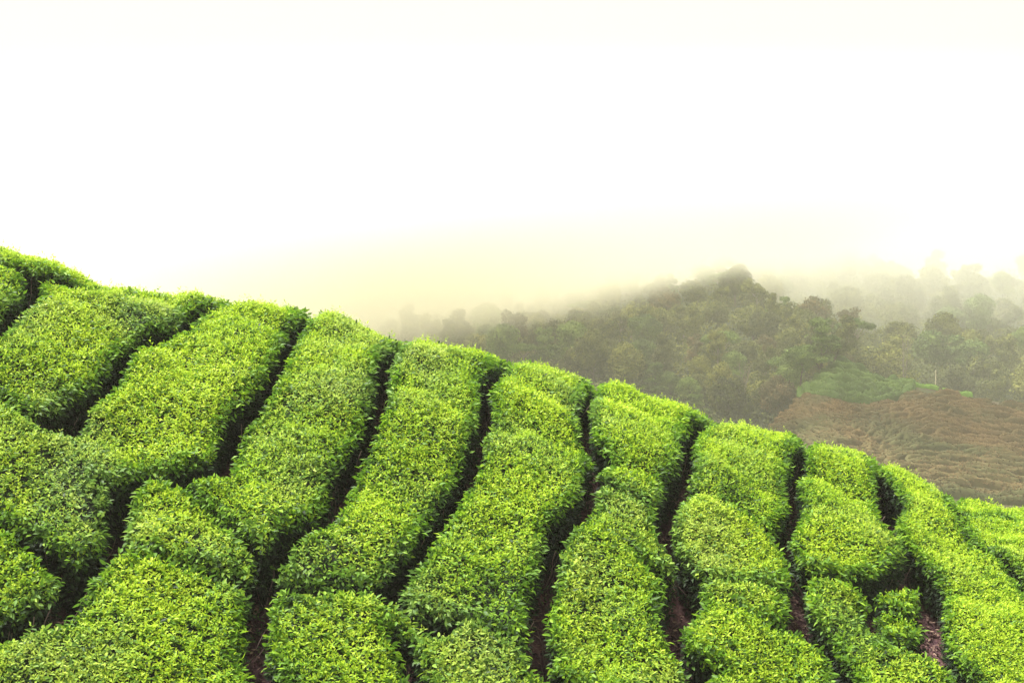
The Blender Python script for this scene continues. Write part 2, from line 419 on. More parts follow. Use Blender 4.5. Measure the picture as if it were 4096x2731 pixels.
HEDGES = [  # (pixel of the photograph that lies on it, label)
    ((40, 960), 'topmost tea hedge along the skyline, bright on top with a long dark front'),
    ((30, 1140), 'small rounded tea hedge end just below the topmost skyline hedge, by bare soil'),
    ((320, 1340), 'broad tea hedge between the topmost skyline hedge and the first notch against the sky'),
    ((800, 1460), 'longest tea hedge, curving from the open skyline notch round to the frame edge'),
    ((1280, 1560), 'tea hedge from the skyline narrowing to a point above a three way path junction'),
    ((1700, 1620), 'tea hedge bounded by the two longest dark paths, with a faded brownish lower end'),
    ((2120, 1700), 'wide tall tea hedge beside the reddish bare path, broadest at its lower end'),
    ((2560, 1740), 'short tea hedge on the skyline in front of the forest, ending halfway down'),
    ((2960, 1900), 'tea hedge on the skyline in front of the orange tinged forest tree'),
    ((3400, 1900), 'tea hedge whose lower end overhangs a dark hollow, below the brown field'),
    ((3800, 2200), 'long arching tea hedge running down past the pruned bushes and the dark hollow'),
    ((4050, 2180), 'tea hedge furthest down the skyline, lit and leafy beside a narrow soil path'),
    ((4060, 2050), 'low strip of tea hedge on the skyline directly against the brown field'),
    ((2440, 2300), 'lumpy tea hedge with a notched side, directly below the short skyline hedge'),
    ((3000, 2500), 'tea hedge with a deep dark pocket in its lower side, by a weedy path'),
    ((3400, 2460), 'patchy dull tea hedge surrounding pale bare twigs, below the dark hollow'),
    ((3605, 2361), 'small low tea bush standing alone in front of the dark hollow'),
    ((3620, 2452), 'small wedge shaped tea bush just above the tangle of pale bare twigs'),
    ((800, 2040), 'pale green wedge of tea hedge in the middle of the path junctions'),
    ((600, 2500), 'largest and nearest tea hedge, bright yellow green with big visible leaves'),
    ((1500, 2560), 'near tea hedge split by a short dark slit, at the bottom of the wide path'),
    ((80, 2260), 'rounded tea hedge end with a dark shaded front above the nearest hedge'),
]
HEDGE_GROUP = 'clipped tea hedges on the near slope'

WORN = [(1280, 2238, .30), (1150, 2330, .22), (835, 2200, .22), (3290, 2380, .30), (3400, 2480, .28), (3590, 2540, .3), (2035, 2365, .35), (1945, 2440, .25), (540, 1260, .2), (330, 1960, .3), (2700, 1880, .2), (3000, 1985, .25)]
WEAR = np.zeros(XX.shape)                              # thin, dull patches
for u_, v_, r_ in WORN:
    y_ = float(depth_of(u_, v_)); x_ = y_ * (u_ - CX) / F
    WEAR = np.maximum(WEAR, np.exp(-((XX - x_) ** 2 + (YY - y_) ** 2) / r_ ** 2))
WEAR = np.clip(WEAR * (1 + .5 * vnoise(XX, YY, .2, 51)), 0, 1)

def density_at(ix, iy):
    Y = YY[iy, ix]; past = Y - ycrest(UU[iy, ix])
    U = UU[iy, ix]; aside = (U < -150) | (U > 4250)
    return np.where(past > .7, .35, 1.0) * np.where(aside, .5, 1.0)

def build_hedge(lab, label):
    iy, ix = np.nonzero(LAB == lab)
    area = len(iy) * GS * GS
    cy, cx = YY[iy, ix].mean(), XX[iy, ix].mean()
    k = np.argmin((YY[iy, ix] - cy) ** 2 + (XX[iy, ix] - cx) ** 2)
    base = np.array([XX[iy[k], ix[k]], YY[iy[k], ix[k]], ZG[iy[k], ix[k]]])
    root = empty('tea_hedge', base)
    tag(root, label, 'tea hedge', HEDGE_GROUP)
    rng = np.random.default_rng(100 + lab)
    # ---- woody inside
    sub = (LAB == lab) & (DD > .02)
    idx = -np.ones(LAB.shape, int)
    yy, xx = np.nonzero(sub)
    idx[yy, xx] = np.arange(len(yy))
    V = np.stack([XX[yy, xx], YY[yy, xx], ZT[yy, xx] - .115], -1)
    a, b, c, d = idx[:-1, :-1], idx[:-1, 1:], idx[1:, 1:], idx[1:, :-1]
    ok = (a >= 0) & (b >= 0) & (c >= 0) & (d >= 0)
    Q = np.stack([a[ok], b[ok], c[ok], d[ok]], -1)
    e = np.concatenate([Q[:, [0, 1]], Q[:, [1, 2]], Q[:, [2, 3]], Q[:, [3, 0]]])
    key = np.sort(e, 1); key = key[:, 0] * 10_000_000 + key[:, 1]
    u_, inv, cnt = np.unique(key, return_inverse=True, return_counts=True)
    be = e[cnt[inv] == 1]
    bv = np.unique(be)
    low = V[bv].copy()
    gx, gy = GDX[yy, xx][bv], GDY[yy, xx][bv]
    g = np.hypot(gx, gy) + 1e-6
    low[:, 0] += gx / g * .10; low[:, 1] += gy / g * .10
    low[:, 2] = ZG[yy, xx][bv] - .06
    mp = -np.ones(len(V), int); mp[bv] = np.arange(len(bv)) + len(V)
    sk = np.stack([be[:, 1], be[:, 0], mp[be[:, 0]], mp[be[:, 1]]], -1)
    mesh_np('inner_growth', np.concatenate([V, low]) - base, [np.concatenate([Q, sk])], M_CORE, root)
    # ---- leaves
    Ps, As, Ns, Ls, Ws, Cs, Gs = [], [], [], [], [], [], []
    def add(P, A, N, L, ratio, curl, age):
        Ps.append(P); As.append(A); Ns.append(N); Ls.append(L); Ws.append(L * ratio); Cs.append(curl); Gs.append(age)
    dens = density_at(ix, iy)
    shoots = dens * (1 - .62 * WEAR[iy, ix])
    def pick(n, dens=dens):
        c = np.cumsum(dens) / dens.sum()
        j = np.searchsorted(c, rng.random(n)); j = np.minimum(j, len(iy) - 1)
        return iy[j], ix[j]
    earea = area * dens.mean()
    # plucking-table shoots
    n = int(area * shoots.mean() * 1750)
    jy, jx = pick(n, shoots)
    px = XX[jy, jx] + (rng.random(n) - .5) * GS; py = YY[jy, jx] + (rng.random(n) - .5) * GS
    dd = DD[jy, jx]
    nrm = unit(np.stack([-GZX[jy, jx], -GZY[jy, jx], np.ones(n)], -1))
    patch = .55 + .45 * vnoise(px, py, .8, 41) + .3 * vnoise(px, py, .22, 42) + 1.0 * (BUSH[jy, jx] - .4) - 1.3 * WEAR[jy, jx] + rng.uniform(.15, .75)
    tall = np.where(rng.random(n) < .07, rng.random(n) ** 2 * .09, 0)
    pz = ZT[jy, jx] - .035 + rng.normal(0, .016, n) + tall
    axis = unit(nrm * .8 + np.array([0, 0, .6]) + rng.normal(0, .22, (n, 3)))
    t1 = unit(np.cross(axis, rng.normal(0, 1, (n, 3)))); t2 = np.cross(axis, t1)
    size = rng.uniform(.8, 1.2, n)
    phi0 = rng.random(n) * 6.28
    for q in range(4):
        ph = phi0 + q * 2.4
        el = (.4, .92, 1.18, 1.4)[q] + rng.normal(0, .14, n)         # angle away from the shoot's axis
        out = t1 * np.cos(ph)[:, None] + t2 * np.sin(ph)[:, None]
        Adir = axis * np.cos(el)[:, None] + out * np.sin(el)[:, None]
        Nn = axis * np.sin(el)[:, None] - out * np.cos(el)[:, None]
        L = size * (.042, .056, .066, .07)[q] * rng.uniform(.8, 1.2, n)
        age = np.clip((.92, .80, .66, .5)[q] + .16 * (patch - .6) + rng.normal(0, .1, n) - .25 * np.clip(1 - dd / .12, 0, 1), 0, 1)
        add(np.stack([px, py, pz], -1) - axis * (.012 * q), unit(Adir), unit(Nn), L * .62, .46, rng.uniform(.02, .28, n), age)
    # mature leaves just below
    n = int(earea * 1500)
    jy, jx = pick(n)
    P = np.stack([XX[jy, jx] + (rng.random(n) - .5) * GS, YY[jy, jx] + (rng.random(n) - .5) * GS, ZT[jy, jx] - rng.uniform(.025, .12, n)], -1)
    nrm = unit(np.stack([-GZX[jy, jx], -GZY[jy, jx], np.ones(n)], -1))
    A = unit(rng.normal(0, 1, (n, 3)) * np.array([1, 1, .35]) + nrm * .25)
    N = unit(nrm + rng.normal(0, .35, (n, 3)))
    add(P, A, N, rng.uniform(.036, .064, n), .44, rng.uniform(0, .2, n), np.clip(rng.normal(.42, .12, n), 0, 1))
    # side walls
    bsel = (DD[iy, ix] < .075)
    if bsel.any():
        wy, wx = iy[bsel], ix[bsel]
        far = (YY[wy, wx] > ycrest(UU[wy, wx]) + .9)
        keep = ~far | (rng.random(len(wy)) < .3)
        wy, wx = wy[keep], wx[keep]
        if len(wy):
            per = len(wy) * GS * GS / .055
            n = int(per * 1250)
            j = rng.integers(0, len(wy), n); jy, jx = wy[j], wx[j]
            g = np.stack([-GDX[jy, jx], -GDY[jy, jx], np.zeros(n)], -1); g = unit(g)
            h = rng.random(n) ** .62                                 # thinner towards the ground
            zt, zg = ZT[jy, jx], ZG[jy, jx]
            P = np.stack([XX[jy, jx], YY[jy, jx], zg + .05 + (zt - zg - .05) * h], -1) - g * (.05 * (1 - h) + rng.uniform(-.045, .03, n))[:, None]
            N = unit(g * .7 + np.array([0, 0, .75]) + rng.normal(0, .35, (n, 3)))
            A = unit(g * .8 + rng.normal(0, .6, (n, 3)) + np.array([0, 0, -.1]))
            age = np.clip(rng.normal(.10, .10, n) + .46 * np.clip((h - .78) / .22, 0, 1), 0, 1)  # mature wall leaves, with shade painted in: darker below the shoulder
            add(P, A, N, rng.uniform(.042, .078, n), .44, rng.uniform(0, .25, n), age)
            # bare stems showing under the leaves
            nb = int(per * 8)
            j = rng.integers(0, len(wy), nb)
            for q in j[:95]:
                yy_, xx_ = wy[q], wx[q]
                gg = np.array([-GDX[yy_, xx_], -GDY[yy_, xx_], 0]); gg /= np.linalg.norm(gg) + 1e-6
                p0 = np.array([XX[yy_, xx_], YY[yy_, xx_], ZG[yy_, xx_] - .02]) - gg * rng.uniform(.02, .12) + np.append(rng.normal(0, .05, 2), 0)
                p1 = np.array([XX[yy_, xx_], YY[yy_, xx_], ZG[yy_, xx_] + rng.uniform(.28, .5)]) + gg * rng.uniform(-.02, .05) + np.append(rng.normal(0, .1, 2), 0)
                r = rng.uniform(.004, .011)
                v, f = tubes([(wander(p0, p1, 5, .02, rng), np.linspace(r, r * .45, 5))], 4)
                mesh_np('stem', v - base, [f], M_TWIG, root)
    P, A, N = (np.concatenate(z) for z in (Ps, As, Ns))
    L, Wd, Cu, Ag = (np.concatenate(z) for z in (Ls, Ws, Cs, Gs))
    v, f, k = leaf_geometry(P, A, N, L, Wd, Cu, .35, cy < 12.6)
    mesh_np('foliage', v - base, f, M_TEA, root, attrs={'leaf_age_shade': np.repeat(Ag, k)})
    return root, len(P)

def pixel_label(u, v):
    y = float(depth_of(u, v)); x = y * (u - CX) / F
    i, j = int(round((y - GY[0]) / GS)), int(round((x - GX[0]) / GS))
    return LAB[i, j]

def hedges():
    named = {}
    for (u, v), text in HEDGES:
        l = pixel_label(u, v)
        named.setdefault(l, text)
    total = 0
    for lab in range(1, NLAB + 1):
        m = LAB == lab
        ar = m.sum() * GS * GS
        if ar < .03: continue
        yy, xx = np.nonzero(m)
        if lab not in named: continue                  # nothing of it shows
        _, n = build_hedge(lab, named.get(lab, 'green tea hedge on the near slope'))
        total += n
hedges()

# dead leaves and small weeds on the soil paths
def floor_cover():
    rng = np.random.default_rng(5)
    yy, xx = np.nonzero((DD < .03) & (edge > 0) & (YY < ycrest(UU) + .5))
    n = 26000
    j = rng.integers(0, len(yy), n)
    P = np.stack([XX[yy[j], xx[j]] + rng.normal(0, .015, n), YY[yy[j], xx[j]] + rng.normal(0, .015, n), ZG[yy[j], xx[j]] + rng.uniform(.01, .05, n)], -1)
    N = unit(np.array([0, -.3, 1]) + rng.normal(0, .35, (n, 3)))
    A = unit(rng.normal(0, 1, (n, 3)) * np.array([1, 1, .3]))
    L = rng.uniform(.03, .07, n)
    v, f, k = leaf_geometry(P, A, N, L, L * .42, rng.uniform(-.1, .3, n), .3, False)
    tag(mesh_np('leaf_litter', v, f, M_LITTER, attrs={'leaf_age_shade': np.repeat(rng.random(n), k)}), 'dry brown tea leaves scattered on the soil between the hedges', 'leaf litter', kind='stuff')
    w = vnoise(XX[yy, xx], YY[yy, xx], .5, 55)
    s = np.nonzero(w > .25)[0]
    n = 9000
    j = s[rng.integers(0, len(s), n)]
    P = np.stack([XX[yy[j], xx[j]] + rng.normal(0, .015, n), YY[yy[j], xx[j]] + rng.normal(0, .015, n), ZG[yy[j], xx[j]] + rng.uniform(.02, .09, n)], -1)
    N = unit(np.array([0, -.2, 1]) + rng.normal(0, .4, (n, 3)))
    A = unit(rng.normal(0, 1, (n, 3)) * np.array([1, 1, .5]))
    L = rng.uniform(.02, .05, n)
    v, f, k = leaf_geometry(P, A, N, L, L * .5, rng.uniform(0, .3, n), .3, False)
    tag(mesh_np('weeds', v, f, M_WEED, attrs={'leaf_age_shade': np.repeat(rng.random(n), k)}), 'low green weeds growing on the bare soil paths', 'weeds', kind='stuff')
floor_cover()

# ------------------------------------------------------------------ the land beyond: valley, terraced field, two forested hills
M_FLOOR = noise_material('forest_floor', [(.3, (.020, .030, .016)), (.7, (.050, .065, .030))], .25, 6, bump=.6, bump_scale=1.2)
M_VALLEY = noise_material('valley_grass', [(.3, (.04, .07, .025)), (.7, (.09, .12, .045))], .08, 8, bump=.6, bump_scale=.8)
M_FIELD = noise_material('field_soil', [(.3, (.040, .060, .015)), (.55, (.060, .052, .022)), (.75, (.09, .055, .03))], .16, 6, bump=.7, bump_scale=3)
M_BARK = noise_material('dark_bark', [(.3, (.07, .05, .04)), (.7, (.15, .12, .10))], 2, 5, bump=.5, bump_scale=12)
M_PALE = noise_material('pale_bark', [(.3, (.17, .145, .11)), (.7, (.30, .26, .21))], 2, 5, bump=.4, bump_scale=12)
M_POST = noise_material('weathered_post', [(.3, (.42, .36, .26)), (.7, (.62, .55, .42))], 3, 5, bump=.4, bump_scale=12)

def tree_leaf_material(name, stops):
    """leaf colour by age, shifted a little from tree to tree"""
    m, t, out = new_mat(name)
    at = t.nodes.new('ShaderNodeAttribute'); at.attribute_name = 'leaf_age_shade'
    oi = t.nodes.new('ShaderNodeObjectInfo')
    ma = t.nodes.new('ShaderNodeMath'); ma.operation = 'MULTIPLY_ADD'; ma.inputs[1].default_value = .45; ma.inputs[2].default_value = -.22
    t.links.new(oi.outputs['Random'], ma.inputs[0])
    ad = t.nodes.new('ShaderNodeMath'); ad.operation = 'ADD'; ad.use_clamp = True
    t.links.new(at.outputs['Fac'], ad.inputs[0]); t.links.new(ma.outputs[0], ad.inputs[1])
    r = ramp(t, stops); t.links.new(ad.outputs[0], r.inputs['Fac'])
    pb = t.nodes.new('ShaderNodeBsdfPrincipled'); pb.inputs['Roughness'].default_value = .6; pb.inputs['Specular IOR Level'].default_value = .25
    t.links.new(r.outputs['Color'], pb.inputs['Base Color'])
    t.links.new(pb.outputs[0], out.inputs['Surface'])
    return m
M_TREE = tree_leaf_material('forest_leaves', [(0, (.024, .034, .009)), (.5, (.095, .115, .012)), (1, (.30, .30, .042))])
M_TREE_FRESH = tree_leaf_material('fresh_forest_leaves', [(0, (.03, .06, .012)), (.5, (.10, .17, .020)), (1, (.23, .32, .05))])
M_TREE_RUST = tree_leaf_material('rust_tinged_leaves', [(0, (.045, .05, .02)), (.5, (.11, .095, .03)), (1, (.22, .14, .045))])

def P3(u, v, y):
    return np.stack([np.asarray(y) * (np.asarray(u) - CX) / F, np.asarray(y) + 0 * np.asarray(u), -(np.asarray(v) - CY) / F * np.asarray(y)], -1)

FC = crop(2900, 1350, 1.9666)                       # the field was traced in an enlarged view
F_TOP = FC([(-900, 560), (0, 500), (300, 440), (570, 330), (760, 225), (890, 183), (960, 208), (1060, 258), (1150, 308), (1240, 350), (1330, 368), (1420, 376), (1520, 383), (1620, 398), (1720, 418), (1830, 443), (1930, 468), (2100, 495), (2352, 545), (2900, 690)])
F_LOW = FC([(-900, 640), (0, 600), (380, 520), (580, 468), (720, 483), (860, 512), (960, 535), (1100, 553), (1260, 528), (1400, 483), (1470, 455), (1560, 440), (1700, 442), (1850, 462), (2000, 488), (2352, 552), (2900, 700)])
F_BOT_V = 1350 + 1420 / 1.9666
def f_top(u): return interp(u, F_TOP)
def f_low(u): return interp(u, F_LOW)
def field_depth(u, v):
    s = (np.asarray(v) - f_top(u)) / (F_BOT_V - f_top(u))
    return 176 - 66 * np.maximum(s, 0) ** .72
def field_point(u, v, lift=0.0):
    p = P3(u, v, field_depth(u, v)); p[..., 2] += lift
    return p

def sheet(name, rows, mat):
    """loft a ground sheet through rows of points"""
    V = np.stack(rows); h, w = V.shape[:2]
    V = V.reshape(-1, 3).copy()
    i = np.arange(h - 1)[:, None] * w + np.arange(w - 1)[None]
    q = np.stack([i, i + 1, i + w + 1, i + w], -1).reshape(-1, 4)
    return tag(mesh_np(name, V, [q], mat), kind='structure')

VALLEY_Z = -26.0
def valley():
    r = np.concatenate([np.linspace(0, 400, 41), np.linspace(430, 1400, 30)])
    a = np.linspace(0, 2 * math.pi, 97)[:-1]
    R, Aa = np.meshgrid(r, a, indexing='ij')
    X, Y = R * np.cos(Aa), 60 + R * np.sin(Aa)
    Z = VALLEY_Z + 1.2 * vnoise(X, Y, 40, 61)
    V = np.stack([X, Y, Z], -1).reshape(-1, 3); w = 96
    i = np.arange(len(r) - 1)[:, None] * w; j = np.arange(w)[None]
    q = np.stack([i + j, i + w + j, i + w + (j + 1) % w, i + (j + 1) % w], -1).reshape(-1, 4)
    tag(mesh_np('valley_ground', V, [q], M_VALLEY), kind='structure')
valley()

def field_ground():
    us = np.linspace(2700, 4900, 120)
    rows = []
    for k in range(14):                              # the back of the knoll, out of sight
        d = (14 - k) / 14 * 30
        p = field_point(us, f_top(us)); p[:, 1] += d; p[:, 0] *= (p[:, 1]) / (p[:, 1] - d)
        p[:, 2] = p[:, 2] * (176 + d) / 176 - .012 * d * d - .02 * d
        rows.append(p)
    for s in np.linspace(0, 1.25, 60):
        rows.append(field_point(us, f_top(us) + (F_BOT_V - f_top(us)) * s))
    p = rows[-1].copy(); p[:, 1] -= 18; p[:, 2] = VALLEY_Z - 1; rows.append(p)
    for p in rows:                                   # the shoulder of the knoll dips away under the forest edge
        v = CY - F * p[:, 2] / p[:, 1]; X = (us - 2900) * 1.9666; Y = (v - 1350) * 1.9666
        left = np.interp(Y, [180, 250, 300, 370, 460, 480, 560, 700, 900], [885, 855, 800, 700, 585, 590, 530, 360, 200])
        p[:, 2] -= np.clip((left - 25 - X) / 220, 0, 1) * 13
    sheet('field', rows, M_FIELD)
field_ground()

M_ROWB = leaf_material('pruned_tea', [(0, (.048, .064, .019)), (.35, (.090, .080, .030)), (.65, (.135, .085, .034)), (1, (.22, .145, .062))], 0, .8, .1)
M_ROWG = leaf_material('far_tea', [(0, (.035, .07, .015)), (.5, (.095, .165, .028)), (1, (.19, .27, .05))], 0, .7, .15)
M_ROWY = leaf_material('fresh_far_tea', [(0, (.07, .15, .02)), (.5, (.12, .25, .03)), (1, (.19, .33, .04))], 0, .7, .15)
ORD = 'first second third fourth fifth sixth seventh eighth ninth tenth eleventh twelfth thirteenth fourteenth fifteenth sixteenth seventeenth eighteenth nineteenth twentieth'.split()
ORD += ['twenty-' + o for o in ORD[:9]] + ['thirtieth'] + ['thirty-' + o for o in ORD[:9]] + ['fortieth'] + ['forty-' + o for o in ORD[:9]]

def tea_row(name, label, cat, group, u, v, mat, width, height, seed, hue, per=110, leaf=.16):
    """one clipped row following the ground, its body and its leafy surface"""
    rng = np.random.default_rng(seed)
    base = field_point(u, v)
    n = len(base)
    t = unit(np.gradient(base, axis=0)); side = unit(np.cross(t, np.array([0, 0, 1.])))
    s = np.concatenate([[0], np.cumsum(np.linalg.norm(np.diff(base, axis=0), axis=1))])
    wv = width * (1 + .22 * vnoise(s, s * 0 + seed, 1.6, 71)); hv = height * (1 + .42 * vnoise(s, s * 0 + seed * 1.7, 1.2, 72))
    gap = vnoise(s, s * 0 + seed * 3.1, 2.6, 73); hv = np.where(gap < -.5, hv * .25, hv)
    wob = .22 * vnoise(s, s * 0 + seed, 5.0, 74)
    ang = np.linspace(0, math.pi, 8)
    V = base[:, None] + side[:, None] * ((-np.cos(ang))[None] * wv[:, None] / 2 + wob[:, None])[..., None]
    V[..., 2] += (np.sin(ang) ** .6)[None] * hv[:, None] - .08
    V = V + rng.normal(0, .03, V.shape)
    i = np.arange(n - 1)[:, None] * 8; j = np.arange(7)[None]
    q = np.stack([i + j, i + j + 8, i + j + 9, i + j + 1], -1).reshape(-1, 4)
    Vb = V.reshape(-1, 3)
    ageb = np.clip(hue(Vb) - .18 + .22 * vnoise(Vb[:, 0], Vb[:, 1], 5.0, 75), 0, 1)
    m = int(s[-1] * width * per)
    k = rng.integers(0, n - 1, m); fr = rng.random(m)[:, None]; c = rng.integers(1, 7, m)
    P = V[k, c] * (1 - fr) + V[k + 1, c] * fr
    Nn = unit(side[k] * (-np.cos(ang[c]))[:, None] + np.array([0, 0, 1.]) * np.sin(ang[c])[:, None] + rng.normal(0, .4, (m, 3)))
    A = unit(rng.normal(0, 1, (m, 3))); A = unit(A - Nn * np.sum(A * Nn, 1)[:, None] * .7)
    L = rng.uniform(.6, 1.4, m) * leaf
    lv, lf, kk = leaf_geometry(P, A, Nn, L, L * .7, rng.uniform(0, .3, m), .2, False)
    pa = vnoise(P[:, 0], P[:, 1], 5.0, 75) + .6 * vnoise(P[:, 0], P[:, 1], 1.3, 76)
    age = np.clip(hue(P) + .28 * pa + rng.normal(0, .13, m), 0, 1)
    V = np.concatenate([Vb, lv]); f = [q] + [x + len(Vb) for x in lf]
    o = mesh_np(name, V, f, mat, loc=base[n // 2], attrs={'leaf_age_shade': np.concatenate([ageb, np.repeat(age, kk)])})
    return tag(o, label, cat, group)

def terraces():
    # pruned brown rows
    off, k, seed = 24.0, 0, 1
    while off < 1010:
        w = min(off / 800, 1) * .55
        us = np.arange(2900 - 200 / 1.9666, 4560, 20.0)
        low = f_low(us) * 1.9666 - 1350 * 1.9666      # in the enlarged view's own pixels
        flat = 500 + (us - 3600) * .10
        vv = low * (1 - w) + flat * w + off + 5 * vnoise(us, us * 0 + off, 160, 81)
        v = 1350 + vv / 1.9666
        X = (us - 2900) * 1.9666
        left = np.interp(vv, [480, 560, 700, 900], [590, 530, 360, 200])
        ok = (X > left + 8) & (v > f_top(us) + 5) & (v > f_low(us) + 6) & (v < vcrest(us) + 260)
        if (ok & (v < vcrest(us) - 10) & (us < 4090)).sum() > 3:
            ii = np.nonzero(ok)[0]; ii = np.arange(ii[0], ii[-1] + 1)
            uu = np.linspace(us[ii[0]], us[ii[-1]], int((us[ii[-1]] - us[ii[0]]) / 14) + 2); v2 = np.interp(uu, us, v)
            tea_row('tea_row', 'brown pruned tea row, %s row down from the green patch on the far knoll' % ORD[k], 'tea row', 'brown pruned tea rows on the far knoll', uu, v2, M_ROWB, .9, .85, 300 + k,
                    lambda P: np.clip(.66 - .0 * P[:, 0] - .30 * np.clip((150 - P[:, 1]) / 40, 0, 1), 0, 1))
            k += 1
        off += 15.5 + off * .0165
    # the green patch
    for r in range(9):
        t = (r + .35) / 9
        us = np.arange(2900 + 560 / 1.9666, 2900 + 1480 / 1.9666, 6.0)
        v = f_top(us) * (1 - t) + f_low(us) * t + 2.0 * vnoise(us, us * 0 + r * 90, 60, 82)
        X, Y = (us - 2900) * 1.9666, (v - 1350) * 1.9666
        left = np.interp(Y, [180, 250, 300, 370, 460], [885, 855, 800, 700, 585])
        ok = (X > left) & (f_low(us) - f_top(us) > 9) & (X < 1475)
        if ok.sum() < 5: continue
        tea_row('tea_row', 'green tea row, %s from the top of the green patch beside the forest' % ORD[r], 'tea row', 'green tea rows on the patch beside the forest', us[ok], v[ok], M_ROWG, 1.0, 1.05, 500 + r,
                lambda P: np.full(len(P), .5), 120)
    us = np.linspace(2900 + 1415 / 1.9666, 2900 + 1935 / 1.9666, 60)
    tea_row('tea_row', 'bright green tea row along the crest of the brown knoll, by the pale post', 'tea row', None, us, f_top(us) + 2.0, M_ROWY, .9, .62, 560, lambda P: np.full(len(P), .75), 120)
terraces()

# ---- trees: a handful of kinds, each with its own crown and trunk
def lobes_for(kind, rng):
    L = []
    if kind == 'round':
        for _ in range(9):
            a, r, z = rng.random() * 6.28, rng.uniform(.5, 1.7), rng.uniform(4.4, 7.2)
            r *= 1 - max(0, z - 5.8) * .35
            L.append(((math.cos(a) * r, math.sin(a) * r, z), (1.25, 1.25, 1.0)))
        L.append(((0, 0, 5.6), (1.7, 1.7, 1.7)))
    elif kind == 'dome':
        for _ in range(16):
            a, c = rng.random() * 6.28, rng.uniform(.05, 1)
            r = 2.0 * math.sqrt(1 - c * c)
            L.append(((math.cos(a) * r, math.sin(a) * r, 3.0 + c * 2.9), (.95, .95, .8)))
        L.append(((0, 0, 3.8), (2.0, 2.0, 1.9)))
    elif kind == 'tall':
        for k in range(9):
            z = 3.0 + k * .62; r = .35 + .55 * math.sin((k + 1) / 10 * math.pi)
            a = rng.random() * 6.28
            L.append(((math.cos(a) * r * .5, math.sin(a) * r * .5, z), (r + .35, r + .35, .62)))
    elif kind == 'tiered':
        for k in range(5):
            z = 3.2 + k * 1.05; R = 2.3 - k * .32
            for _ in range(4):
                a = rng.random() * 6.28
                L.append(((math.cos(a) * R * .62, math.sin(a) * R * .62, z + rng.normal(0, .18)), (R * .55, R * .55, .40)))
        L.append(((0, 0, 5.0), (.8, .8, 2.2)))
    elif kind == 'umbrella':
        for _ in range(15):
            a, r = rng.random() * 6.28, 2.9 * math.sqrt(rng.random())
            L.append(((math.cos(a) * r, math.sin(a) * r, 6.6 - .09 * r * r + rng.normal(0, .15)), (.95, .95, .38)))
    elif kind == 'ragged':
        for _ in range(12):
            a, r, z = rng.random() * 6.28, rng.uniform(.2, 1.6), rng.uniform(3.4, 7.4)
            L.append(((math.cos(a) * r, math.sin(a) * r, z), (rng.uniform(.5, 1.1), rng.uniform(.5, 1.1), rng.uniform(.4, .9))))
    return L

def build_tree(kind, seed, leaves, mat, bark, density=1.0):
    rng = np.random.default_rng(seed)
    L = lobes_for(kind, rng)
    root = empty('forest_tree', (0, 0, 0))
    Pp, Nn = [], []
    for c, r in L:
        r = np.array(r); n = int(1.9 * leaves * density * (r[0] * r[2] + r[0] * r[0]) / 2)
        d = unit(rng.normal(0, 1, (n, 3)))
        rad = rng.uniform(.62, 1.08, n)[:, None]
        P = np.array(c) + d * r * rad
        P += .10 * np.stack([vnoise(P[:, 1] * 3, P[:, 2] * 3, 1, seed + q) for q in range(3)], -1)
        Pp.append(P); Nn.append(unit(unit(d / r) + rng.normal(0, .15, (n, 3)) + np.array([0, 0, .3])))
    P, N = np.concatenate(Pp), np.concatenate(Nn)
    n = len(P)
    A = unit(rng.normal(0, 1, (n, 3)) + np.array([0, 0, -.2]))
    Ln = rng.uniform(.14, .30, n)
    v, f, k = leaf_geometry(P, A, N, Ln, Ln * .75, rng.uniform(0, .35, n), .25, False)
    cl = vnoise(P[:, 0] + P[:, 2], P[:, 1] - P[:, 2], .8, seed + 9)
    age = np.clip(.48 + .26 * cl + rng.normal(0, .07, n), 0, 1)
    mesh_np('crown', v, f, mat, root, attrs={'leaf_age_shade': np.repeat(age, k)})
    top = max(c[2] for c, r in L) - .3
    paths = []
    lean = rng.normal(0, .25, 2)
    tz = np.linspace(-1.5, top * .8, 7)
    tp = np.stack([lean[0] * (tz / top) ** 2, lean[1] * (tz / top) ** 2, tz], -1)
    paths.append((tp, np.linspace(.20, .07, 7)))
    for c, r in L[:7]:
        z0 = min(max(c[2] - 1.6, 1.4), top * .7)
        p0 = np.array([np.interp(z0, tz, tp[:, 0]), np.interp(z0, tz, tp[:, 1]), z0])
        paths.append((wander(p0, np.array(c), 6, .10, rng), np.linspace(.085, .03, 6)))
    v, q = tubes(paths, 6)
    mesh_np('trunk', v, [q], bark, root)
    return root

def copy_tree(o):
    c = o.copy(); COL.objects.link(c)
    for ch in list(o.children):
        d = ch.copy(); COL.objects.link(d); d.parent = c
    return c

